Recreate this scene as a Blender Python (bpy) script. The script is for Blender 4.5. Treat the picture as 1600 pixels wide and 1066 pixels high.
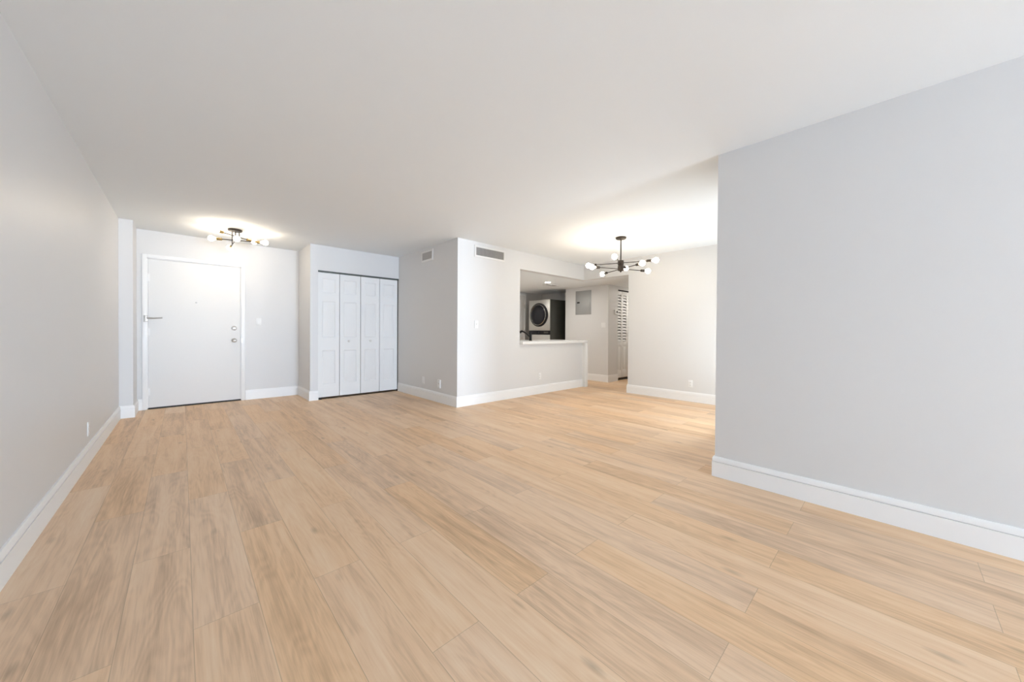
import bpy, bmesh, math, random
from mathutils import Matrix, Vector

for _o in list(bpy.data.objects):
    bpy.data.objects.remove(_o, do_unlink=True)
S = bpy.context.scene
COL = S.collection
PI = math.pi

# ------------------------------------------------------------------ camera
YAW, PITCH, ROLL = 0.748129, -0.0087747, 0.0065208
F = Vector((math.sin(YAW)*math.cos(PITCH), math.cos(YAW)*math.cos(PITCH), math.sin(PITCH)))
R = Vector((math.cos(YAW), -math.sin(YAW), 0))
U = R.cross(F)
R2 = math.cos(ROLL)*R + math.sin(ROLL)*U
U2 = math.cos(ROLL)*U - math.sin(ROLL)*R
cam_data = bpy.data.cameras.new('camera')
cam = bpy.data.objects.new('camera', cam_data)
COL.objects.link(cam)
rot = Matrix((R2, U2, -F)).transposed()
cam.matrix_world = Matrix.Translation((0, 0, 1.0867)) @ rot.to_4x4()
cam_data.sensor_width = 36.0
cam_data.sensor_fit = 'HORIZONTAL'
cam_data.lens = 555.04/1600*36.0
cam_data.shift_y = -(533.0-524.16)/1600.0
cam_data.clip_start = 0.02
cam_data.clip_end = 200
S.camera = cam

# ------------------------------------------------------------------ world, daylight, exposure
w = bpy.data.worlds.new('world'); S.world = w
w.use_nodes = True
wb = w.node_tree.nodes['Background']
wb.inputs['Color'].default_value = (0.80, 0.90, 1.0, 1)
wb.inputs['Strength'].default_value = 1.0

WIN_POWER = 870.0
NOOK_POWER = 29.0
win = bpy.data.lights.new('window_daylight', 'AREA')
win.shape = 'RECTANGLE'; win.size = 1.9; win.size_y = 1.2
win.energy = WIN_POWER
win.color = (0.67, 0.81, 1.0)
wl = bpy.data.objects.new('window_daylight', win); COL.objects.link(wl)
wl.location = (1.9, -9.05, 0.70)
wl.rotation_euler = (math.radians(140), 0, 0)     # faces +Y, tilted up to brighten the ceiling as an assumed balcony floor would

nook = bpy.data.lights.new('dining_fill_light', 'AREA')  # fill lamp added in an unseen doorway to brighten the dining corner
nook.shape = 'RECTANGLE'; nook.size = 1.6; nook.size_y = 1.1
nook.energy = NOOK_POWER
nook.color = (0.78, 0.90, 1.0)
nl = bpy.data.objects.new('dining_fill_light', nook); COL.objects.link(nl)
nl.location = (4.75, 0.79, 0.62)
nl.rotation_euler = (math.radians(128), 0, 0)

S.view_settings.view_transform = 'Standard'
S.view_settings.look = 'None'
S.view_settings.gamma = 1.0
S.view_settings.use_curve_mapping = False
S.view_settings.exposure = 0.52

BULB = 38.0          # bulb emission strength
BULB_COL = (1.0, 0.85, 0.66)
SPOT_E = 330.0

# ------------------------------------------------------------------ helpers
class MB:
    """collects shapes (world coordinates, or a local frame M) into one mesh"""
    def __init__(self, M=None):
        self.bm = bmesh.new(); self.M = M or Matrix.Identity(4)
    def add(self, verts, faces, smooth=False):
        vs = [self.bm.verts.new(self.M @ Vector(v)) for v in verts]
        for f in faces:
            try:
                fc = self.bm.faces.new([vs[i] for i in f]); fc.smooth = smooth
            except ValueError:
                pass
    def box(self, x0, x1, y0, y1, z0, z1, bev=0.0, seg=2):
        if bev <= 0:
            v = [(x, y, z) for z in (z0, z1) for y in (y0, y1) for x in (x0, x1)]
            self.add(v, [(0,2,3,1),(4,5,7,6),(0,1,5,4),(2,6,7,3),(0,4,6,2),(1,3,7,5)])
            return
        t = bmesh.new()
        bmesh.ops.create_cube(t, size=1.0)
        for q in t.verts:
            q.co = Vector(((x0+x1)/2+q.co.x*(x1-x0), (y0+y1)/2+q.co.y*(y1-y0), (z0+z1)/2+q.co.z*(z1-z0)))
        bmesh.ops.bevel(t, geom=list(t.edges), offset=bev, segments=seg, profile=0.5, affect='EDGES')
        self.merge(t)
    def merge(self, t):
        t.verts.index_update()
        self.add([q.co.copy() for q in t.verts], [[q.index for q in f.verts] for f in t.faces])
        t.free()
    def lathe(self, prof, axis_o, axis_d, n=28, smooth=True):
        """prof: (radius, distance along axis)"""
        o = Vector(axis_o); d = Vector(axis_d).normalized()
        a = d.orthogonal().normalized(); b = d.cross(a)
        V = []; Fc = []
        for r, h in prof:
            for k in range(n):
                t = 2*PI*k/n
                V.append(o + d*h + (a*math.cos(t)+b*math.sin(t))*max(r, 1e-5))
        m = len(prof)
        for i in range(m-1):
            for k in range(n):
                k2 = (k+1) % n
                Fc.append((i*n+k, i*n+k2, (i+1)*n+k2, (i+1)*n+k))
        Fc.append(tuple(range(n-1, -1, -1))); Fc.append(tuple((m-1)*n+k for k in range(n)))
        self.add(V, Fc, smooth)
    def rod(self, p, q, r, n=16):
        p = Vector(p); q = Vector(q); L = (q-p).length
        self.lathe([(r, 0), (r, L)], p, q-p, n)
    def tube(self, pts, r, n=14):
        pts = [Vector(p) for p in pts]
        rr = r if isinstance(r, (list, tuple)) else [r]*len(pts)
        V = []; Fc = []; prev = None
        for i, p in enumerate(pts):
            d = (pts[min(i+1, len(pts)-1)] - pts[max(i-1, 0)]).normalized()
            if prev is None: a = d.orthogonal().normalized()
            else: a = (prev - d*prev.dot(d)).normalized()
            prev = a; b = d.cross(a)
            for k in range(n):
                t = 2*PI*k/n
                V.append(p + (a*math.cos(t)+b*math.sin(t))*rr[i])
        for i in range(len(pts)-1):
            for k in range(n):
                k2 = (k+1) % n
                Fc.append((i*n+k, i*n+k2, (i+1)*n+k2, (i+1)*n+k))
        Fc.append(tuple(range(n-1, -1, -1))); Fc.append(tuple((len(pts)-1)*n+k for k in range(n)))
        self.add(V, Fc, True)
    def build(self, name, mat, parent=None, sharp=True):
        bmesh.ops.recalc_face_normals(self.bm, faces=list(self.bm.faces))
        me = bpy.data.meshes.new(name)
        base = Vector((0, 0, 0))
        if parent is not None:
            p = parent
            while p is not None:
                base += p.location; p = p.parent
            self.bm.transform(Matrix.Translation(-base))
        else:
            cs = [v.co for v in self.bm.verts]
            lo = Vector([min(c[i] for c in cs) for i in range(3)]); hi = Vector([max(c[i] for c in cs) for i in range(3)])
            base = Vector(((lo.x+hi.x)/2, (lo.y+hi.y)/2, lo.z))
            self.bm.transform(Matrix.Translation(-base))
        self.bm.to_mesh(me); self.bm.free()
        me.materials.append(mat)
        if sharp: me.set_sharp_from_angle(angle=math.radians(35))
        o = bpy.data.objects.new(name, me); COL.objects.link(o)
        if parent is not None: o.parent = parent
        else: o.location = base
        return o

def tag(o, label, cat, group=None, kind=None):
    o['label'] = label; o['category'] = cat
    if group: o['group'] = group
    if kind: o['kind'] = kind
    return o
def struct(o, label, cat):
    return tag(o, label, cat, kind='structure')
def empty(name, loc):
    o = bpy.data.objects.new(name, None); COL.objects.link(o)
    o.location = loc; o.empty_display_size = 0.1
    return o
def frame(o, right, normal):
    """local x = right, y = up (world z), z = out of the wall"""
    r = Vector(right).normalized(); n = Vector(normal).normalized(); u = Vector((0, 0, 1))
    M = Matrix((r, u, n)).transposed().to_4x4()
    M.translation = Vector(o)
    return M

# ------------------------------------------------------------------ materials
def srgb(r, g, b):
    f = lambda c: (c/255/12.92) if c/255 <= 0.04045 else ((c/255+0.055)/1.055)**2.4
    return (f(r), f(g), f(b), 1)
def mat(name, col, rough=0.5, metal=0.0, spec=0.5, bump=0.0, bscale=200, var=0.0):
    m = bpy.data.materials.new(name); m.use_nodes = True
    nt = m.node_tree; b = nt.nodes['Principled BSDF']
    c = tuple(col) if len(col) == 4 else tuple(col)+(1,)
    b.inputs['Roughness'].default_value = rough
    b.inputs['Metallic'].default_value = metal
    b.inputs['Specular IOR Level'].default_value = spec
    tc = nt.nodes.new('ShaderNodeTexCoord')
    nz = nt.nodes.new('ShaderNodeTexNoise'); nz.inputs['Scale'].default_value = bscale; nz.inputs['Detail'].default_value = 3
    nt.links.new(tc.outputs['Object'], nz.inputs['Vector'])
    mix = nt.nodes.new('ShaderNodeMixRGB')
    mix.inputs[1].default_value = tuple(x*(1-var) for x in c[:3])+(1,)
    mix.inputs[2].default_value = tuple(min(1, x*(1+var)) for x in c[:3])+(1,)
    nt.links.new(nz.outputs['Fac'], mix.inputs[0]); nt.links.new(mix.outputs[0], b.inputs['Base Color'])
    if bump > 0:
        bp = nt.nodes.new('ShaderNodeBump'); bp.inputs['Strength'].default_value = bump; bp.inputs['Distance'].default_value = 0.002
        nt.links.new(nz.outputs['Fac'], bp.inputs['Height']); nt.links.new(bp.outputs['Normal'], b.inputs['Normal'])
    return m
def emit(name, col, s):
    m = bpy.data.materials.new(name); m.use_nodes = True
    b = m.node_tree.nodes['Principled BSDF']
    b.inputs['Base Color'].default_value = (0.9, 0.9, 0.9, 1)
    b.inputs['Emission Color'].default_value = tuple(col)+(1,)
    b.inputs['Emission Strength'].default_value = s
    return m

WALL = mat('wall_paint', (0.742, 0.738, 0.730), 0.42, spec=0.35, bump=0.05, bscale=260, var=0.01)
CEIL = mat('ceiling_paint', (0.885, 0.912, 0.922), 0.8, spec=0.2, bump=0.04, bscale=200, var=0.01)
TRIM = mat('trim_paint', (0.91, 0.91, 0.905), 0.36, spec=0.5, var=0.005, bscale=40)
DOORW = mat('door_paint', (0.86, 0.86, 0.85), 0.5, spec=0.3, bump=0.03, bscale=90, var=0.01)
PLASTIC = mat('white_plastic', (0.86, 0.86, 0.85), 0.35, var=0.005)
PLASTICG = mat('grey_plastic', (0.45, 0.45, 0.44), 0.4, var=0.01)
DARK = mat('dark_gap', (0.02, 0.02, 0.02), 0.7, var=0.1)
TRACK = mat('track_metal', (0.10, 0.11, 0.10), 0.4, metal=0.6, var=0.05)
BRONZE = mat('black_bronze', (0.045, 0.036, 0.028), 0.42, metal=0.6, var=0.1, bscale=60)
BRASS = mat('aged_brass', (0.42, 0.30, 0.13), 0.3, metal=0.9, var=0.1, bscale=60)
NICKEL = mat('satin_nickel', (0.55, 0.54, 0.52), 0.28, metal=0.9, var=0.03)
STEEL = mat('brushed_steel', (0.56, 0.55, 0.52), 0.36, metal=0.75, var=0.04, bscale=30)
DKSTEEL = mat('dark_steel_side', (0.055, 0.055, 0.046), 0.3, metal=0.3, var=0.1, bscale=8)
GLASSB = mat('black_glass', (0.010, 0.010, 0.014), 0.12, spec=0.3, var=0.1)
CHROME = mat('chrome_ring', (0.75, 0.75, 0.73), 0.12, metal=1.0, var=0.02)
BLACK = mat('matte_black', (0.012, 0.012, 0.014), 0.55, spec=0.25, var=0.1)
QUARTZ = mat('white_quartz', (0.86, 0.86, 0.84), 0.18, spec=0.5, var=0.02, bscale=9)
GREYPANEL = mat('grey_enamel', (0.40, 0.41, 0.41), 0.4, metal=0.2, var=0.02, bscale=20)
VENTW = mat('vent_white', (0.82, 0.81, 0.79), 0.4, var=0.01)
VENTG = mat('vent_grey', (0.50, 0.485, 0.47), 0.5, var=0.05)
CERAMIC = mat('knob_white', (0.78, 0.77, 0.74), 0.2, var=0.01)
BULBM = emit('lit_bulb', BULB_COL, BULB)
BULBE = emit('lit_bulb_entry', BULB_COL, BULB*0.72)
CANM = emit('lit_can', (1.0, 0.96, 0.90), SPOT_E)

def wood():
    m = bpy.data.materials.new('oak_planks'); m.use_nodes = True
    nt = m.node_tree; N = nt.nodes; L = nt.links; b = N['Principled BSDF']
    def node(t, **k):
        n = N.new(t)
        for a, v in k.items(): setattr(n, a, v)
        return n
    def math_(op, a, b_=None, c=None):
        n = node('ShaderNodeMath', operation=op)
        for i, v in enumerate((a, b_, c)):
            if v is None: continue
            if isinstance(v, (int, float)): n.inputs[i].default_value = v
            else: L.new(v, n.inputs[i])
        return n.outputs[0]
    at = node('ShaderNodeAttribute', attribute_name='plank')
    sp = node('ShaderNodeSeparateXYZ'); L.new(at.outputs['Vector'], sp.inputs[0])
    rnd, rnd2, rnd3 = sp.outputs[0], sp.outputs[1], sp.outputs[2]
    uv = node('ShaderNodeUVMap', uv_map='UVMap')
    su = node('ShaderNodeSeparateXYZ'); L.new(uv.outputs[0], su.inputs[0])
    u, v = su.outputs[0], su.outputs[1]          # metres along / across the plank
    # grain coordinates, a different piece of timber for every plank
    def coords(sx, sy):
        c = node('ShaderNodeCombineXYZ')
        L.new(math_('MULTIPLY', math_('ADD', u, math_('MULTIPLY', rnd, 37.0)), sx), c.inputs[0])
        L.new(math_('MULTIPLY', v, sy), c.inputs[1])
        L.new(math_('MULTIPLY', rnd2, 53.0), c.inputs[2])
        return c.outputs[0]
    n1 = node('ShaderNodeTexNoise'); n1.inputs['Scale'].default_value = 1; n1.inputs['Detail'].default_value = 4
    n1.inputs['Distortion'].default_value = 0.6
    L.new(coords(1.1, 16.0), n1.inputs['Vector'])
    n2 = node('ShaderNodeTexNoise'); n2.inputs['Scale'].default_value = 1; n2.inputs['Detail'].default_value = 5
    n2.inputs['Roughness'].default_value = 0.65
    L.new(coords(5.0, 130.0), n2.inputs['Vector'])
    n3 = node('ShaderNodeTexNoise'); n3.inputs['Scale'].default_value = 1; n3.inputs['Detail'].default_value = 2
    L.new(coords(2.0, 5.0), n3.inputs['Vector'])
    # cathedral bands
    wv = node('ShaderNodeTexNoise'); wv.inputs['Scale'].default_value = 1; wv.inputs['Detail'].default_value = 1
    L.new(coords(1.6, 9.0), wv.inputs['Vector'])
    rings = math_('SINE', math_('MULTIPLY', wv.outputs['Fac'], 75.0))
    cr = node('ShaderNodeValToRGB')
    e = cr.color_ramp.elements
    e[0].position = 0.22; e[0].color = (0.555, 0.360, 0.216, 1)
    e[1].position = 0.76; e[1].color = (0.89, 0.672, 0.462, 1)
    e3 = e.new(0.50); e3.color = (0.815, 0.562, 0.352, 1)
    k = math_('ADD', math_('MULTIPLY', n1.outputs['Fac'], 0.66), math_('MULTIPLY', n3.outputs['Fac'], 0.20))
    k = math_('ADD', k, math_('MULTIPLY', n2.outputs['Fac'], 0.46))
    k = math_('ADD', k, math_('MULTIPLY', rings, 0.030))
    k = math_('ADD', k, math_('MULTIPLY', math_('SUBTRACT', rnd3, 0.5), 0.17))
    k = math_('SUBTRACT', k, 0.18)
    L.new(k, cr.inputs['Fac'])
    # sparse knots
    vo = node('ShaderNodeTexVoronoi'); vo.inputs['Scale'].default_value = 1; L.new(coords(3.0, 8.0), vo.inputs['Vector'])
    vs = node('ShaderNodeSeparateColor'); L.new(vo.outputs['Color'], vs.inputs[0])
    kn = node('ShaderNodeMapRange'); kn.inputs['From Min'].default_value = 0.01; kn.inputs['From Max'].default_value = 0.17
    kn.inputs['To Min'].default_value = 0.36; kn.inputs['To Max'].default_value = 0.0
    L.new(math_('ADD', vo.outputs['Distance'], math_('MULTIPLY', math_('SUBTRACT', n2.outputs['Fac'], 0.5), 0.12)), kn.inputs['Value'])
    knot = math_('MULTIPLY', kn.outputs[0], math_('GREATER_THAN', vs.outputs[0], 0.66))
    mk = node('ShaderNodeMixRGB'); L.new(knot, mk.inputs[0]); L.new(cr.outputs[0], mk.inputs[1]); mk.inputs[2].default_value = (0.13, 0.075, 0.040, 1)
    # hue shift per plank
    hs = node('ShaderNodeHueSaturation'); L.new(mk.outputs[0], hs.inputs['Color'])
    L.new(math_('ADD', 0.90, math_('MULTIPLY', rnd2, 0.16)), hs.inputs['Saturation'])
    # bevelled joints between the planks
    dv = math_('MINIMUM', v, math_('SUBTRACT', 0.197, v))
    du = math_('MINIMUM', u, math_('SUBTRACT', 1.333, u))
    dd = math_('MINIMUM', dv, du)
    gv = node('ShaderNodeMapRange'); gv.inputs['From Min'].default_value = 0.0003; gv.inputs['From Max'].default_value = 0.0016
    gv.inputs['To Min'].default_value = 0.42; gv.inputs['To Max'].default_value = 0.0
    L.new(dd, gv.inputs['Value'])
    mg = node('ShaderNodeMixRGB'); L.new(gv.outputs[0], mg.inputs[0]); L.new(hs.outputs[0], mg.inputs[1]); mg.inputs[2].default_value = (0.16, 0.10, 0.06, 1)
    L.new(mg.outputs[0], b.inputs['Base Color'])
    b.inputs['Specular IOR Level'].default_value = 0.35
    L.new(math_('ADD', 0.42, math_('MULTIPLY', n2.outputs['Fac'], 0.12)), b.inputs['Roughness'])
    bp = node('ShaderNodeBump'); bp.inputs['Strength'].default_value = 0.12; bp.inputs['Distance'].default_value = 0.0015
    L.new(math_('SUBTRACT', math_('MULTIPLY', n2.outputs['Fac'], 0.4), gv.outputs[0]), bp.inputs['Height'])
    L.new(bp.outputs['Normal'], b.inputs['Normal'])
    return m
WOOD = wood()

# ------------------------------------------------------------------ the rooms
H = 2.44                     # ceiling height
HK = 2.147                   # dropped kitchen ceiling
XL, XP, YP, YD = -0.568, -0.448, 6.42, 6.906
XE, YC, XC, YK = 1.453, 6.169, 2.897, 4.277
XD, XR, YR, YW = 5.938, 2.981, 0.925, 3.295
XPAN = 6.85
T = 0.12
NX0, NX1 = 3.9, 5.6            # unseen balcony door, added to let light into the dining corner
YB = -9.0                    # glazed wall behind the camera

def wall(name, boxes, label, m=WALL, bev=0):
    b = MB()
    for q in boxes: b.box(*q)
    return struct(b.build(name, m), label, 'wall')

# floor: oak-look planks, half-bond, every row 197 mm wide
def floor():
    rng = random.Random(11)
    W, Lp = 0.197, 1.333
    bm = bmesh.new(); uvl = bm.loops.layers.uv.new('UVMap'); pl = bm.loops.layers.float_vector.new('plank')
    x0, x1, y0, y1 = -0.60, 8.62, -9.05, 6.99
    k0 = math.floor((x0-0.028)/W); k1 = math.ceil((x1-0.028)/W)
    for k in range(k0, k1):
        xa, xb = 0.028+k*W, 0.028+(k+1)*W
        ph = 0.385 if k % 2 == 0 else -0.281
        j0 = math.floor((y0-ph)/Lp); j1 = math.ceil((y1-ph)/Lp)
        for j in range(j0, j1):
            ya, yb = ph+j*Lp, ph+(j+1)*Lp
            r = (rng.random(), rng.random(), rng.random())
            cx0, cx1, cy0, cy1 = max(xa, x0), min(xb, x1), max(ya, y0), min(yb, y1)
            if cx1 <= cx0 or cy1 <= cy0: continue
            vs = [bm.verts.new((x, y, 0)) for x, y in ((cx0, cy0), (cx1, cy0), (cx1, cy1), (cx0, cy1))]
            f = bm.faces.new(vs)
            for lp in f.loops:
                lp[uvl].uv = (lp.vert.co.y-ya, lp.vert.co.x-xa)
                lp[pl] = Vector(r)
    vs = [bm.verts.new((x, y, -0.1)) for x, y in ((x0, y0), (x0, y1), (x1, y1), (x1, y0))]
    bm.faces.new(vs)
    me = bpy.data.meshes.new('floor'); bm.to_mesh(me); bm.free()
    me.materials.append(WOOD)
    o = bpy.data.objects.new('floor', me); COL.objects.link(o)
    return struct(o, 'pale oak plank floor running through the whole apartment', 'floor')
floor()

b = MB(); b.box(-0.69, 8.7, -9.1, 7.03, H, H+0.1)
struct(b.build('ceiling', CEIL), 'smooth white ceiling over the living and dining area', 'ceiling')
b = MB()
b.box(3.0, 8.6, YK+T, 6.87, HK, HK+0.12)
b.box(XD+T, 8.6, YW, YK+T, HK, HK+0.12)
struct(b.build('ceiling_kitchen', CEIL), 'lower white ceiling over the kitchen and hallway', 'ceiling')

wall('wall_left', [(XL-T, XL, -9.1, 7.03, 0, H)], 'long pale grey wall along the left side of the room')
wall('wall_pilaster', [(XL, XP, YP, YD, 0, H)], 'narrow grey pilaster jutting out left of the entry door')
DX0, DX1, DZ = -0.352, 0.672, 2.068
wall('wall_entry', [(XL, DX0, YD, YD+T, 0, H), (DX1, 3.0, YD, YD+T, 0, H), (DX0, DX1, YD, YD+T, DZ, H)], 'pale grey wall around the white entry door')
CX0, CX1, CZ = 1.563, XC, 2.045
wall('wall_closet', [(XE, CX0, YC, YD, 0, H), (CX0, CX1, YC, YC+0.1, CZ, H)], 'grey wall around and above the bifold closet')
wall('wall_center', [(XC, XC+0.103, YK, YD, 0, H)], 'side wall with small vent right of the bifold closet')
OX0 = 4.145
wall('wall_kitchen', [(3.0, OX0, YK, YK+T, 0, H), (OX0, XD+T, YK, YK+T, HK, H), (OX0, 5.899, YK, YK+T, 0, 0.884)], 'bright wall with kitchen pass-through opening and half wall')
wall('wall_right', [(XD, XD+T, 0.8, YW, 0, H), (XD, XD+T, YW, YK, HK, H)], 'grey dining wall at the right with outlet near the floor')
wall('wall_foreground', [(XR, XR+T, YB, YR, 0, H), (XR+T, NX0, YR-T, YR, 0, H), (NX1, XD, YR-T, YR, 0, H), (NX0, NX1, YR-T, YR, 2.15, H)], 'large bluish grey wall closest at the right')
wall('wall_panel', [(XPAN, XPAN+0.1, YK, 5.47, 0, HK), (XPAN+0.1, 7.5, 5.37, 5.47, 0, HK)], 'hallway wall with the grey electrical panel')
LX0, LX1, LZ = 7.245, 8.175, 2.075
wall('wall_hall', [(XPAN+0.1, LX0, YK, YK+0.1, 0, HK), (LX0, LX1, YK, YK+0.1, LZ, HK), (LX1, 8.6, YK, YK+0.1, 0, HK), (XPAN+0.1, 8.6, 4.98, 5.05, 0, HK)], 'hallway wall around the louvred closet doors')
wall('wall_laundry', [(7.4, 7.5, 5.47, 6.75, 0, HK)], 'recess wall behind the stacked washer and dryer')
KX0, KX1, KZ = 5.95, 6.715, 2.055
wall('wall_back', [(3.0, KX0, 6.75, 6.87, 0, HK), (KX1, 7.5, 6.75, 6.87, 0, HK), (KX0, KX1, 6.75, 6.87, KZ, HK)], 'kitchen back wall beside the laundry tower')
wall('wall_hallside', [(XD+T, 8.6, YW-T, YW, 0, H)], 'hidden side wall of the hallway behind the dining wall')
wall('wall_hallend', [(8.6, 8.7, YW-T, 7.03, 0, H)], 'end wall of the hallway')
wall('wall_rear', [(XL, -0.35, YB-0.1, YB, 0, H), (2.75, XR+T, YB-0.1, YB, 0, H), (-0.35, 2.75, YB-0.1, YB, 2.15, H)], 'wall with glazed balcony doors behind the camera')
b = MB()
for x in (-0.35, 0.66, 1.67, 2.69): b.box(x, x+0.06, YB-0.08, YB-0.03, 0, 2.15)
for z in (0, 2.09): b.box(-0.29, 2.69, YB-0.08, YB-0.03, z, z+0.06)
struct(b.build('window_1', TRIM), 'white framed balcony glazing behind the camera', 'window')

b = MB()  # unseen door frame, put in as an opening for the dining lamp
for x in (NX0, (NX0+NX1)/2-0.03, NX1-0.06): b.box(x, x+0.06, YR-0.09, YR-0.04, 0, 2.15)
for z in (0, 2.09): b.box(NX0, NX1, YR-0.09, YR-0.04, z, z+0.06)
struct(b.build('window_2', TRIM), 'added white framed balcony door, unseen, lighting the dining corner', 'window')

# baseboards with a stepped cap, mitred round the corners (room on the right-hand side of the path)
PROF = [(0.0, 0.0), (0.016, 0.0), (0.016, 0.1125), (0.0085, 0.1130), (0.0085, 0.1158), (0.0140, 0.1165), (0.0135, 0.140), (0.008, 0.152), (0.0, 0.152)]
def baseboard(name, path, label):
    P = [Vector((x, y)) for x, y in path]; nP = len(P); offs = []
    nrm = []
    for i in range(nP-1):
        d = (P[i+1]-P[i]).normalized(); nrm.append(Vector((d.y, -d.x)))
    for i in range(nP):
        if i == 0: offs.append(nrm[0])
        elif i == nP-1: offs.append(nrm[-1])
        else:
            s = nrm[i-1]+nrm[i]; offs.append(s/(s.dot(nrm[i])))
    V = []; Fc = []; m = len(PROF)
    for i in range(nP):
        for t, z in PROF:
            q = P[i]+offs[i]*t; V.append((q.x, q.y, z))
    for i in range(nP-1):
        for k in range(m):
            k2 = (k+1) % m
            Fc.append((i*m+k, (i+1)*m+k, (i+1)*m+k2, i*m+k2))
    Fc.append(tuple(range(m))); Fc.append(tuple((nP-1)*m+k for k in range(m-1, -1, -1)))
    b = MB(); b.add(V, Fc)
    return struct(b.build(name, TRIM), label, 'baseboard')
baseboard('baseboard_left', [(XL, YB), (XL, YP), (XP, YP), (XP, YD), (-0.397, YD)], 'white baseboard along the left wall and pilaster')
baseboard('baseboard_entry', [(0.722, YD), (XE, YD), (XE, YC), (CX0+0.004, YC)], 'white baseboard between entry door and closet')
baseboard('baseboard_center', [(XC, YC), (XC, YK), (5.899, YK)], 'white baseboard under small vent wall and kitchen half wall')
baseboard('baseboard_right', [(XD+T, YW), (XD, YW), (XD, YR), (NX1, YR)], 'white baseboard along the dining wall right of the hallway')
baseboard('baseboard_foreground', [(NX0, YR), (XR, YR), (XR, YB)], 'white baseboard along the foreground wall at right')
baseboard('baseboard_hall', [(XPAN, 5.46), (XPAN, YK), (LX0, YK)], 'white baseboard below the electrical panel in the hallway')

# ------------------------------------------------------------------ entry door
t = empty('door_1', ((DX0+DX1)/2, YD, 0)); struct(t, 'plain white entry door with two round locks at left of the room', 'door')
b = MB(); b.box(DX0+0.012, DX1-0.010, YD+0.004, YD+0.048, 0.022, DZ-0.012, 0.003)
b.build('door_panel', DOORW, t)
b = MB(); b.box(DX0+0.008, DX1-0.004, YD+0.010, YD+0.11, 0.0005, 0.014)
b.build('threshold', DARK, t)
def rosette_knob(zc, kind):
    M = (0.585, YD+0.004, zc)
    b = MB()
    if kind == 'knob':
        b.lathe([(0.034, 0), (0.034, 0.004), (0.028, 0.010), (0.013, 0.014), (0.012, 0.032), (0.022, 0.038), (0.029, 0.048), (0.030, 0.056), (0.025, 0.066), (0.012, 0.071), (0.0, 0.072)], M, (0, -1, 0))
    else:
        b.lathe([(0.033, 0), (0.033, 0.006), (0.028, 0.016), (0.020, 0.019), (0.0, 0.019)], M, (0, -1, 0))
        b.box(0.585-0.005, 0.585+0.005, YD-0.032, YD-0.012, zc-0.016, zc+0.016, 0.002)
    return b.build('door_knob' if kind == 'knob' else 'deadbolt', NICKEL, t)
rosette_knob(0.934, 'knob')['label'] = 'satin nickel round door knob'
rosette_knob(1.121, 'bolt')['label'] = 'satin nickel deadbolt with thumb turn'
b = MB(); b.lathe([(0.011, 0), (0.011, 0.004), (0.006, 0.006), (0.006, 0.003)], (0.15, YD+0.004, 1.487), (0, -1, 0), 16)
b.build('peephole', NICKEL, t)
for z in (1.80, 1.06, 0.24):
    b = MB(); b.rod((DX0+0.004, YD-0.004, z-0.055), (DX0+0.004, YD-0.004, z+0.055), 0.009, 12)
    b.box(DX0+0.004, DX0+0.03, YD-0.0015, YD+0.003, z-0.05, z+0.05)
    b.build('hinge', TRIM, t)
b = MB()
b.box(-0.385, -0.345, YD-0.026, YD-0.0185, 1.195, 1.285, 0.002)
b.rod((-0.362, YD-0.034, 1.21), (-0.362, YD-0.034, 1.275), 0.009, 10)
b.tube([(-0.362, YD-0.036, 1.252), (-0.28, YD-0.036, 1.250), (-0.212, YD-0.034, 1.255)], 0.0055, 10)
b.tube([(-0.362, YD-0.036, 1.238), (-0.28, YD-0.036, 1.240), (-0.212, YD-0.034, 1.250)], 0.0055, 10)
b.lathe([(0.0, -0.010), (0.009, -0.007), (0.011, 0), (0.009, 0.007), (0, 0.010)], (-0.207, YD-0.034, 1.253), (1, 0, 0), 12)
b.build('swing_bar_lock', NICKEL, t)
b = MB(); b.box(DX1+0.0005, DX1+0.006, YD-0.020, YD-0.0185, 0.90, 0.965)
b.build('strike_plate', NICKEL, t)
b = MB(); cw = 0.046
b.box(DX0-cw, DX0+0.002, YD-0.018, YD, 0, DZ+cw, 0.003)
b.box(DX1-0.002, DX1+cw, YD-0.018, YD, 0, DZ+cw, 0.003)
b.box(DX0+0.002, DX1-0.002, YD-0.018, YD, DZ-0.002, DZ+cw, 0.003)
b.box(DX0, DX0+0.010, YD, YD+0.1, 0.016, DZ); b.box(DX1-0.008, DX1, YD, YD+0.1, 0.016, DZ); b.box(DX0, DX1, YD, YD+0.1, DZ-0.010, DZ)
struct(b.build('trim_1', TRIM), 'white casing around the entry door', 'door casing')

# ------------------------------------------------------------------ bifold closet doors
def raised_leaf(b, x0, x1, yf, z0, z1, rows, th=0.032, st=0.062):
    """moulded leaf: face at y=yf looking to -Y, with recessed and raised fields"""
    xs0, xs1 = x0+st, x1-st
    zs = [z0]
    for a, c in rows: zs += [a, c]
    zs.append(z1)
    b.box(x0, xs0, yf, yf+th, z0, z1); b.box(xs1, x1, yf, yf+th, z0, z1)
    for i in range(0, len(zs), 2): b.box(xs0, xs1, yf, yf+th, zs[i], zs[i+1])
    for a, c in rows:
        # sloping sticking down to the groove, flat groove, bevel up to the raised field
        r = [(0, 0), (0.012, 0.009), (0.017, 0.009), (0.034, 0.0025)]
        loops = []
        for ins, dp in r:
            loops.append([(xs0+ins, yf+dp, a+ins), (xs1-ins, yf+dp, a+ins), (xs1-ins, yf+dp, c-ins), (xs0+ins, yf+dp, c-ins)])
        V = [p for l in loops for p in l]; Fc = []
        for i in range(len(loops)-1):
            for k in range(4):
                k2 = (k+1) % 4
                Fc.append((i*4+k, i*4+k2, (i+1)*4+k2, (i+1)*4+k))
        q = (len(loops)-1)*4; Fc.append((q, q+1, q+2, q+3))
        b.add(V, Fc)
        b.box(xs0, xs1, yf+0.02, yf+th, a, c)
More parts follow.
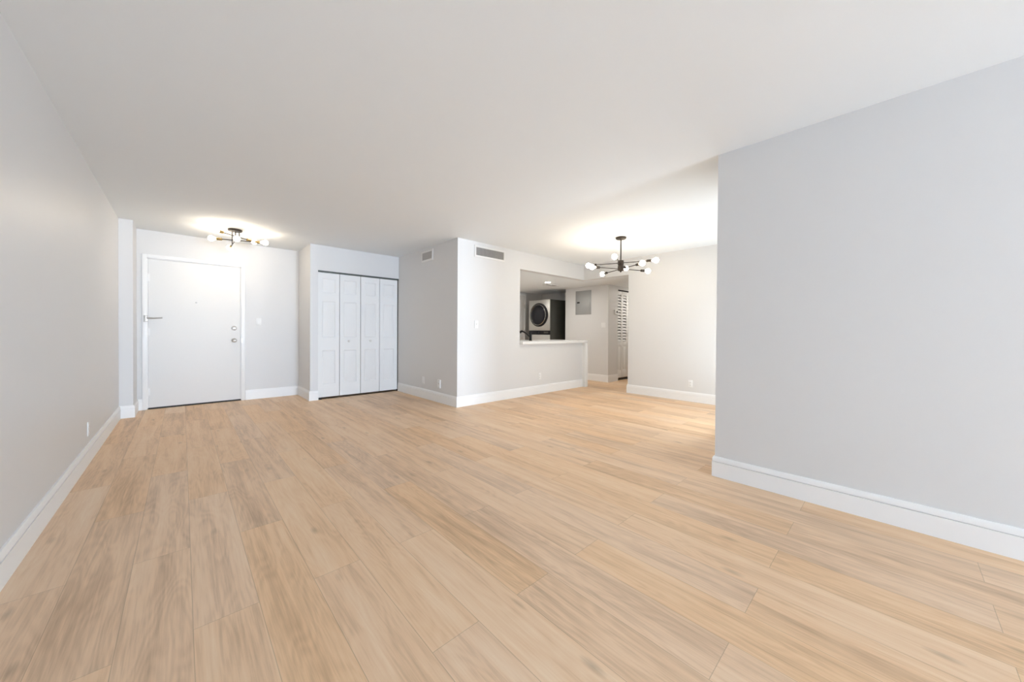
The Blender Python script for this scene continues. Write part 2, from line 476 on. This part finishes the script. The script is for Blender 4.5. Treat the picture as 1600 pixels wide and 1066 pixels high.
ROWS = [(0.235, 0.775), (0.985, 1.565), (1.70, 1.925)]
edges = [CX0+0.004, 1.890, 2.226, 2.553, 2.880]
YF = YC+0.022
for d, (ia, lab) in enumerate(((0, 'left pair of white bifold closet doors with round knob'), (2, 'right pair of white bifold closet doors with round knob'))):
    x0, x2 = edges[ia], edges[ia+2]
    t = empty('door_%d' % (2+d), ((x0+x2)/2, YF, 0)); struct(t, lab, 'closet door')
    for i in (ia, ia+1):
        b = MB(); g = 0.0035
        raised_leaf(b, edges[i]+(g if i > 0 else 0.0), edges[i+1]-(g if i < 3 else 0.0), YF, 0.03, 2.018, ROWS)
        leaf = b.build('door_leaf', DOORW, t)
        if (d == 0 and i == 1) or (d == 1 and i == 2):
            b = MB(); kx = 2.030 if d == 0 else 2.387
            b.lathe([(0.012, 0), (0.010, 0.006), (0.008, 0.014), (0.014, 0.020), (0.019, 0.028), (0.017, 0.036), (0.008, 0.040), (0, 0.0405)], (kx, YF, 0.922), (0, -1, 0), 20)
            b.build('knob', CERAMIC, leaf)
b = MB()
b.box(CX0+0.001, CX1-0.001, YC+0.004, YC+0.05, CZ-0.022, CZ-0.001)
b.box(CX0+0.1, CX0+0.16, YC+0.02, YC+0.045, 2.019, CZ-0.022)
b.box(2.215, 2.240, YC+0.0, YC+0.05, 2.019, CZ-0.001)
struct(b.build('trim_2', TRACK), 'dark metal track above the bifold closet doors', 'track')
b = MB()
b.box(CX0+0.002, CX1-0.002, YC+0.03, YC+0.034, 0.0005, 0.004); b.box(CX0+0.001, CX0+0.05, YC-0.004, YC+0.05, 0.0005, 0.022)
b.box(CX1-0.010, CX1-0.0005, YC+0.03, YC+0.06, 0.005, CZ-0.022)  # dark strip stands in for the shaded gap at the jamb
struct(b.build('trim_3', DARK), 'dark floor bracket and dark strips painting shade into the bifold closet gaps', 'track')

# ------------------------------------------------------------------ louvred hall doors
def louver_leaf(x0, x1, yf, parent):
    z0, z1, th, st = 0.055, 2.045, 0.030, 0.036
    b = MB()
    b.box(x0, x0+st, yf, yf+th, z0, z1, 0.002); b.box(x1-st, x1, yf, yf+th, z0, z1, 0.002)
    for a, c in ((z0, 0.225), (0.785, 0.885), (z1-0.085, z1)): b.box(x0+st, x1-st, yf, yf+th, a, c, 0.002)
    b.box(x0+st, x1-st, yf+0.010, yf+0.020, 0.225, 0.785)
    b.box(x0+st+0.02, x1-st-0.02, yf+0.003, yf+0.010, 0.25, 0.76, 0.003)
    leaf = b.build('door_leaf', DOORW, parent)
    b = MB(); n = 16; zz0, zz1 = 0.885, z1-0.085; p = (zz1-zz0)/n
    for i in range(n):
        zc = zz0+(i+0.5)*p
        V = []
        for x in (x0+st-0.003, x1-st+0.003):
            V += [(x, yf+0.002, zc-0.026), (x, yf+0.002, zc-0.018), (x, yf+0.029, zc+0.024), (x, yf+0.029, zc+0.016)]
        b.add(V, [(0,1,2,3), (7,6,5,4), (0,4,5,1), (1,5,6,2), (2,6,7,3), (3,7,4,0)])
    b.build('louvres', DOORW, leaf)
for d, lab in enumerate(('pair of white louvred bifold doors nearest the thermostat', 'further pair of white louvred bifold doors down the hallway')):
    xa = LX0+0.006+d*0.461
    t = empty('door_%d' % (4+d), (xa+0.23, YK+0.03, 0)); struct(t, lab, 'closet door')
    louver_leaf(xa, xa+0.2285, YK+0.03, t); louver_leaf(xa+0.2315, xa+0.459, YK+0.03, t)
b = MB(); b.box(LX0, LX1, YK+0.025, YK+0.065, LZ-0.024, LZ); b.box(LX0, LX1, YK+0.03, YK+0.06, 0.0005, 0.02)  # near-black strips stand in for the shaded gaps around the leaves
struct(b.build('louvre_gap_shade', DARK), 'dark strips painting shade into the gaps above and below the louvred doors', 'track')

# ------------------------------------------------------------------ kitchen door in the back wall
t = empty('door_6', ((KX0+KX1)/2, 6.75, 0)); struct(t, 'white door with hinges behind the kitchen faucet', 'door')
b = MB(); raised_leaf(b, KX0+0.004, KX1-0.004, 6.755, 0.01, KZ-0.004, [(0.2, 0.9), (1.05, 1.95)], st=0.11)
b.build('door_panel', DOORW, t)
for z in (1.78, 1.10, 0.25):
    b = MB(); b.rod((KX1-0.002, 6.744, z-0.05), (KX1-0.002, 6.744, z+0.05), 0.009, 10); b.build('hinge', NICKEL, t)
b = MB()
b.box(KX1, KX1+0.055, 6.732, 6.75, 0, KZ+0.055, 0.003); b.box(KX0-0.055, KX0, 6.732, 6.75, 0, KZ+0.055, 0.003); b.box(KX0, KX1, 6.732, 6.75, KZ, KZ+0.055, 0.003)
struct(b.build('trim_5', TRIM), 'white casing around the kitchen door', 'door casing')

# ------------------------------------------------------------------ kitchen counter and faucet
t = empty('kitchen_counter', (5.0, 4.6, 0)); tag(t, 'white stone kitchen counter with waterfall end on the half wall', 'counter')
b = MB(); b.box(OX0+0.003, 5.990, 4.20, 5.06, 0.8855, 0.932, 0.003); b.box(3.02, OX0+0.003, YK+T+0.002, 5.06, 0.8855, 0.932, 0.003)
b.build('countertop', QUARTZ, t)
b = MB(); b.box(5.901, 5.990, 4.20, 5.06, 0.0, 0.885, 0.003)
b.build('waterfall_panel', QUARTZ, t)
b = MB(); b.box(3.02, 5.899, 4.45, 5.02, 0.10, 0.8845)
b.box(3.02, 5.899, 4.52, 4.96, 0.0, 0.10)
cab = b.build('base_cabinet', DOORW, t)

fx, fy, fz = 4.665, 4.53, 0.932
t = empty('kitchen_faucet', (fx, fy, fz)); tag(t, 'matte black single-handle faucet standing on the kitchen counter', 'faucet')
b = MB(); b.lathe([(0.030, 0), (0.030, 0.006), (0.025, 0.010), (0.0235, 0.10), (0.0235, 0.142), (0.020, 0.148), (0, 0.148)], (fx, fy, fz), (0, 0, 1), 24)
b.build('faucet_body', BLACK, t)
b = MB(); pts = []
for u_, z_ in ((0.010, 0.062), (0.045, 0.088), (0.085, 0.118), (0.125, 0.143), (0.165, 0.160), (0.205, 0.170), (0.235, 0.172)):
    pts.append((fx, fy+u_, fz+z_))
b.tube(pts, 0.0135)
p0 = Vector(pts[-1]); b.rod(p0+Vector((0, -0.022, 0.004)), p0+Vector((0, 0.040, -0.010)), 0.018, 18); b.rod(p0+Vector((0, 0.026, 0.0)), p0+Vector((0, 0.030, -0.034)), 0.016, 16)
b.build('spout', BLACK, t)
b = MB(); b.lathe([(0.0225, 0), (0.0225, 0.016), (0.016, 0.024), (0, 0.025)], (fx, fy, fz+0.1482), (0, 0, 1), 20)
b.tube([(fx, fy, fz+0.160), (fx+0.012, fy-0.02, fz+0.170), (fx+0.02, fy-0.05, fz+0.176)], [0.007, 0.006, 0.005], 10)
b.build('handle', BLACK, t)

# ------------------------------------------------------------------ stacked laundry tower
wx, wy0, wy1, wh = 6.481, 5.650, 6.355, 1.89
t = empty('laundry_tower', (wx+0.36, (wy0+wy1)/2, 0)); tag(t, 'brushed steel stacked washer and dryer in the kitchen recess', 'washer dryer')
b = MB(); b.box(wx+0.022, wx+0.75, wy0, wy1, 0.012, wh, 0.006)
b.box(wx+0.06, wx+0.7, wy0+0.03, wy1-0.03, 0.0, 0.02)
b.build('cabinet', DKSTEEL, t)
b = MB(); b.box(wx, wx+0.022, wy0+0.002, wy1-0.002, 1.135, wh-0.002, 0.005); b.build('dryer_front', STEEL, t)
b = MB(); b.box(wx, wx+0.022, wy0+0.002, wy1-0.002, 0.12, 1.03, 0.005); b.build('washer_front', STEEL, t)
b = MB(); b.box(wx+0.002, wx+0.022, wy0+0.002, wy1-0.002, 0.015, 0.117, 0.003); b.build('kick_panel', DKSTEEL, t)
b = MB(); b.box(wx+0.001, wx+0.022, wy0+0.002, wy1-0.002, 1.032, 1.133, 0.003); pan = b.build('control_panel', GLASSB, t)
b = MB(); b.lathe([(0.030, 0), (0.030, 0.014), (0.026, 0.018), (0, 0.018)], (wx+0.0015, wy0+0.35, 1.083), (-1, 0, 0), 24); b.build('dial', BLACK, pan)
b = MB(); b.box(wx+0.0002, wx+0.0012, wy0+0.05, wy0+0.19, 1.065, 1.105); b.build('display', DKSTEEL, pan)
yc = (wy0+wy1)/2
for zc, nm in ((1.520, 'dryer_door'), (0.60, 'washer_door')):
    b = MB(); b.lathe([(0.292, 0.0), (0.292, 0.020), (0.284, 0.034), (0.268, 0.040), (0.250, 0.036), (0.250, 0.0)], (wx+0.0005, yc, zc), (-1, 0, 0), 64)
    d = b.build(nm, BLACK, t)
    b = MB(); b.lathe([(0.2495, 0.004), (0.2495, 0.034), (0.22, 0.046), (0.15, 0.053), (0.06, 0.056), (0, 0.056)], (wx+0.0005, yc, zc), (-1, 0, 0), 64)
    b.build('door_glass', GLASSB, d)
    b = MB(); b.lathe([(0.248, 0.030), (0.246, 0.046), (0.250, 0.054), (0.256, 0.050), (0.259, 0.036)], (wx+0.0005, yc, zc), (-1, 0, 0), 64)
    r = b.build('chrome_ring', CHROME, d); r['label'] = 'bright chrome rim of the round door'

# ------------------------------------------------------------------ recessed light, kitchen ceiling vent
CANH_FILL = emit('lit_can_hall_fill', (1.0, 0.93, 0.84), SPOT_E*0.6)  # glow of the added hallway light
def can(x, y, label, m=CANM):
    t = empty('recessed_light', (x, y, HK)); tag(t, label, 'ceiling light')
    b = MB(); b.lathe([(0.052, 0.0), (0.078, 0.0), (0.078, 0.004), (0.070, 0.008), (0.054, 0.008), (0.052, 0.0)], (x, y, HK), (0, 0, -1), 40); b.build('trim_ring', VENTW, t)
    b = MB(); b.lathe([(0.0, 0.001), (0.0515, 0.001), (0.0515, 0.006), (0.0, 0.009)], (x, y, HK), (0, 0, -1), 40); b.build('lens', m, t)
can(5.645, 4.983, 'small round recessed light glowing in the kitchen ceiling')
can(7.9, 3.75, 'added unseen recessed light brightening the hallway before the louvred doors', CANH_FILL)  # added out of view to brighten the louvred doors
can(5.0, 6.15, 'added unseen recessed light brightening the kitchen behind the bright wall')  # added out of view so the kitchen gets more light
def vent(name, M, wd, ht, fr, n_x, n_y, label, group=None, thick=0.012, bar=0.0035):
    t = empty(name, M.translation); tag(t, label, 'vent', group)
    b = MB(M); x0, x1, y0, y1 = -wd/2, wd/2, -ht/2, ht/2
    # bevelled frame
    loops = [[(x0, y0, 0.0005), (x1, y0, 0.0005), (x1, y1, 0.0005), (x0, y1, 0.0005)],
             [(x0+.001, y0+.001, thick*.5), (x1-.001, y0+.001, thick*.5), (x1-.001, y1-.001, thick*.5), (x0+.001, y1-.001, thick*.5)],
             [(x0+fr*.3, y0+fr*.3, thick), (x1-fr*.3, y0+fr*.3, thick), (x1-fr*.3, y1-fr*.3, thick), (x0+fr*.3, y1-fr*.3, thick)],
             [(x0+fr, y0+fr, thick*.8), (x1-fr, y0+fr, thick*.8), (x1-fr, y1-fr, thick*.8), (x0+fr, y1-fr, thick*.8)],
             [(x0+fr, y0+fr, 0.0005), (x1-fr, y0+fr, 0.0005), (x1-fr, y1-fr, 0.0005), (x0+fr, y1-fr, 0.0005)]]
    V = [p for l in loops for p in l]; Fc = []
    for i in range(4):
        for k in range(4):
            k2 = (k+1) % 4; Fc.append((i*4+k, i*4+k2, (i+1)*4+k2, (i+1)*4+k))
    b.add(V, Fc); b.build('vent_frame', VENTW, t)
    b = MB(M); b.box(x0+fr, x1-fr, y0+fr, y1-fr, 0.0005, 0.0015); b.build('duct_backing', DARK, t)
    b = MB(M)
    for i in range(n_x):
        x = x0+fr+(i+0.5)*(wd-2*fr)/n_x; b.box(x-bar, x+bar, y0+fr, y1-fr, 0.003, thick*.75)
    for i in range(n_y):
        y = y0+fr+(i+0.5)*(ht-2*fr)/n_y; b.box(x0+fr, x1-fr, y-bar, y+bar, 0.002, thick*.7)
    b.build('grille_bars', VENTG, t)
vent('wall_vent', frame((XC, 5.139, 2.308), (0, -1, 0), (-1, 0, 0)), 0.366, 0.180, 0.032, 16, 11, 'smaller square-looking white wall vent high right of the bifold closet')
vent('wall_vent', frame((3.497, YK, 2.300), (1, 0, 0), (0, -1, 0)), 0.614, 0.180, 0.030, 22, 0, 'wide white wall vent with upright bars above the bright kitchen wall', bar=0.0058)
Mv = Matrix(((1, 0, 0), (0, 1, 0), (0, 0, -1))).to_4x4(); Mv.translation = Vector((6.02, 5.23, HK))
vent('ceiling_vent', Mv, 0.36, 0.16, 0.022, 0, 8, 'small flat vent in the kitchen ceiling behind the recessed light')

# ------------------------------------------------------------------ switches and outlets
def plate(t, M, wd=0.070, ht=0.114):
    b = MB(M); b.box(-wd/2, wd/2, -ht/2, ht/2, 0.0005, 0.0060, 0.0022); return b.build('cover_plate', PLASTIC, t)
def rocker(name, M, label, gangs=1):
    t = empty(name, M.translation); tag(t, label, 'light switch')
    plate(t, M, 0.070+0.046*(gangs-1))
    for g in range(gangs):
        x = (g-(gangs-1)/2)*0.046
        b = MB(M)
        V = [(x-.0165, -.033, .0055), (x+.0165, -.033, .0055), (x+.0165, .033, .0055), (x-.0165, .033, .0055),
             (x-.0155, -.032, .0105), (x+.0155, -.032, .0105), (x+.0155, .032, .0065), (x-.0155, .032, .0065)]
        b.add(V, [(3,2,1,0),(4,5,6,7),(0,1,5,4),(1,2,6,5),(2,3,7,6),(3,0,4,7)])
        b.build('rocker', PLASTIC, t)
def toggle(name, M, label):
    t = empty(name, M.translation); tag(t, label, 'light switch')
    plate(t, M)
    b = MB(M); b.box(-.005, .005, -.012, .012, .005, .008, .001); b.box(-.004, .004, 0.0, .010, .007, .018, .0015); b.build('toggle', PLASTIC, t)
def outlet(name, M, label):
    t = empty(name, M.translation); tag(t, label, 'outlet')
    plate(t, M)
    for s in (-1, 1):
        b = MB(M); yy = s*0.0195
        b.box(-.0165, .0165, yy-.0135, yy+.0135, .0055, .0080, .0012); so = b.build('socket', PLASTIC, t)
        b = MB(M); b.box(-.0075, -.0055, yy-.002, yy+.006, .0078, .00825); b.box(.0055, .0075, yy-.002, yy+.006, .0078, .00825)
        b.lathe([(.0025, .0078), (.0025, .00825)], M.inverted() @ (M @ Vector((0, yy-.008, 0))), (0, 0, 1), 10)
        b.build('slots', DARK, so)
rocker('light_switch', frame((0.892, YD, 1.227), (1, 0, 0), (0, -1, 0)), 'white rocker light switch right of the entry door')
toggle('light_switch', frame((3.236, YK, 1.200), (1, 0, 0), (0, -1, 0)), 'white toggle light switch on the bright wall below the wide vent')
rocker('light_switch', frame((XPAN, 4.402, 1.253), (0, -1, 0), (-1, 0, 0)), 'white double light switch below right of the grey electrical panel', 2)
outlet('wall_outlet', frame((XL, 4.48, 0.275), (0, 1, 0), (1, 0, 0)), 'white outlet near the floor on the long left wall')
t = empty('blank_plate', (XC, 5.25, 0.293)); tag(t, 'flat blank white wall plate nearest the bifold closet', 'wall plate')
plate(t, frame((XC, 5.25, 0.293), (0, -1, 0), (-1, 0, 0)))
Mc = frame((XC-0.003, 4.755, 0.288), (0, -1, 0), (-1, 0, 0)) @ Matrix.Rotation(math.radians(-3), 4, 'Z')
t = empty('cable_outlet', (XC, 4.755, 0.288)); tag(t, 'white cable jack plate tilted on the wall, nearer the wall corner', 'wall plate')
b = MB(Mc); b.box(-.040, .040, -.064, .064, -0.0025, 0.010, 0.002); b.build('cover_plate', PLASTIC, t)
b = MB(Mc); b.lathe([(.0115, .010), (.0115, .013), (.0075, .0135), (.0075, .020), (.004, .020), (.004, .014)], (0, .004, 0), (0, 0, 1), 18); b.build('jack', NICKEL, t)
b = MB(Mc); b.rod((0.024, -.052, .0100), (0.024, -.052, .0125), 0.005, 12); b.build('screw', PLASTICG, t)
b = MB(Mc); b.rod((0, .052, .0100), (0, .052, .0115), 0.0035, 12); b.build('screw', PLASTICG, t)
outlet('wall_outlet', frame((4.642, YK, 0.312), (1, 0, 0), (0, -1, 0)), 'white outlet low on the half wall under the kitchen counter')
outlet('wall_outlet', frame((XD, 2.206, 0.285), (0, -1, 0), (-1, 0, 0)), 'white outlet low on the dining wall beside the foreground wall')

# ------------------------------------------------------------------ electrical panel, thermostat
Mp = frame((XPAN, 4.944, 1.786), (0, -1, 0), (-1, 0, 0))
t = empty('electrical_panel', Mp.translation); tag(t, 'grey metal electrical panel on the hallway wall', 'electrical panel')
b = MB(Mp); b.box(-.218, .218, -.278, .278, .0005, .008, .002); b.build('panel_cover', GREYPANEL, t)
b = MB(Mp); b.box(-.192, .185, -.245, .245, .0085, .0135, .002); dr = b.build('panel_door', GREYPANEL, t)
b = MB(Mp); b.box(-.170, -.095, -.012, .022, .0137, .0165, .001); b.box(-.150, -.115, -.004, .014, .0165, .021, .001); b.build('latch', DARK, dr)
Mt = frame((7.150, YK, 1.555), (1, 0, 0), (0, -1, 0))
t = empty('thermostat', Mt.translation); tag(t, 'small white thermostat beside the louvred hallway doors', 'thermostat')
b = MB(Mt); b.box(-.062, .062, -.050, .050, .0005, .026, .005); b.build('case', PLASTIC, t)
b = MB(Mt); b.box(-.012, .040, -.016, .026, .0262, .0275); b.build('screen', DARK, t)

# ------------------------------------------------------------------ lamps
def bulb_arm(t, hub, dirv, r0, rs, rb, kind, matsock, down=0.0):
    """one arm from the hub outwards, with its socket and bulb as sub-parts"""
    hub = Vector(hub); d = Vector(dirv).normalized()
    b = MB(); b.rod(hub+d*r0, hub+d*rs, 0.0055, 12); arm = b.build('arm', BRONZE, t)
    b = MB(); b.lathe([(.010, 0), (.0175, .004), (.0185, .05), (.0185, .062), (.016, .062)], hub+d*(rs-0.004), d, 20); b.build('socket', matsock, arm)
    b = MB(); c = hub+d*rb
    R_ = 0.036
    prof = [(0.013, -0.052), (0.015, -0.042)]
    for i in range(3, 13):
        a = PI*i/12; prof.append((R_*math.sin(a), -R_*math.cos(a)))
    b.lathe(prof, c, d, 20); b.build('bulb', BULBM if kind == 'c' else BULBE, arm)

cx, cy = 4.555, 2.652
t = empty('chandelier', (cx, cy, H)); tag(t, 'dark eight-arm chandelier with glowing round bulbs hanging over dining area', 'chandelier')
b = MB(); b.lathe([(0.0, 0.0), (0.072, 0.0), (0.072, 0.016), (0.064, 0.026), (0.02, 0.032), (0, 0.032)], (cx, cy, H), (0, 0, -1), 36); b.build('canopy', BRONZE, t)
b = MB(); b.rod((cx, cy, H-0.032), (cx, cy, 2.115), 0.0085, 16); b.build('hanging_rod', BRONZE, t)
b = MB(); b.lathe([(0.0, 0), (0.036, 0), (0.041, 0.004), (0.041, 0.060), (0.037, 0.063), (0.037, 0.078), (0.041, 0.081), (0.041, 0.140), (0.036, 0.144), (0.012, 0.150), (0.009, 0.164), (0, 0.166)], (cx, cy, 2.112), (0, 0, -1), 32); b.build('hub', BRONZE, t)
for z, base in ((2.078, 20.5), (1.992, 65.5)):
    for q in range(4):
        a = math.radians(base+90*q)
        bulb_arm(t, (cx, cy, z), (math.cos(a), math.sin(a), 0), 0.036, 0.345, 0.465, 'c', BRONZE)

lx, ly = 0.522, 6.04
t = empty('semi_flush_lamp', (lx, ly, H)); tag(t, 'low crossed-arm ceiling lamp with glowing bulbs near the entry door', 'ceiling light')
b = MB(); b.lathe([(0, 0), (0.078, 0), (0.078, 0.018), (0.070, 0.026), (0, 0.027)], (lx, ly, H), (0, 0, -1), 36); b.build('canopy', BRONZE, t)
for z, ang, (hx, hy), (sx, sy), half in ((2.350, 40, (0.524, 6.027), (0.524, 6.027), 0.297), (2.305, -21.4, (0.563, 6.060), (0.566, 6.059), 0.302), (2.245, 91.4, (0.497, 6.010), (0.4955, 6.105), 0.345)):
    b = MB(); b.rod((sx, sy, H-0.027), (sx, sy, z-0.007), 0.0055, 12); b.build('stem', BRONZE, t)
    for s in (0, 180):
        a = math.radians(ang+s)
        bulb_arm(t, (hx, hy, z), (math.cos(a), math.sin(a), 0), 0.0, half-0.115, half, 'e', BRASS)
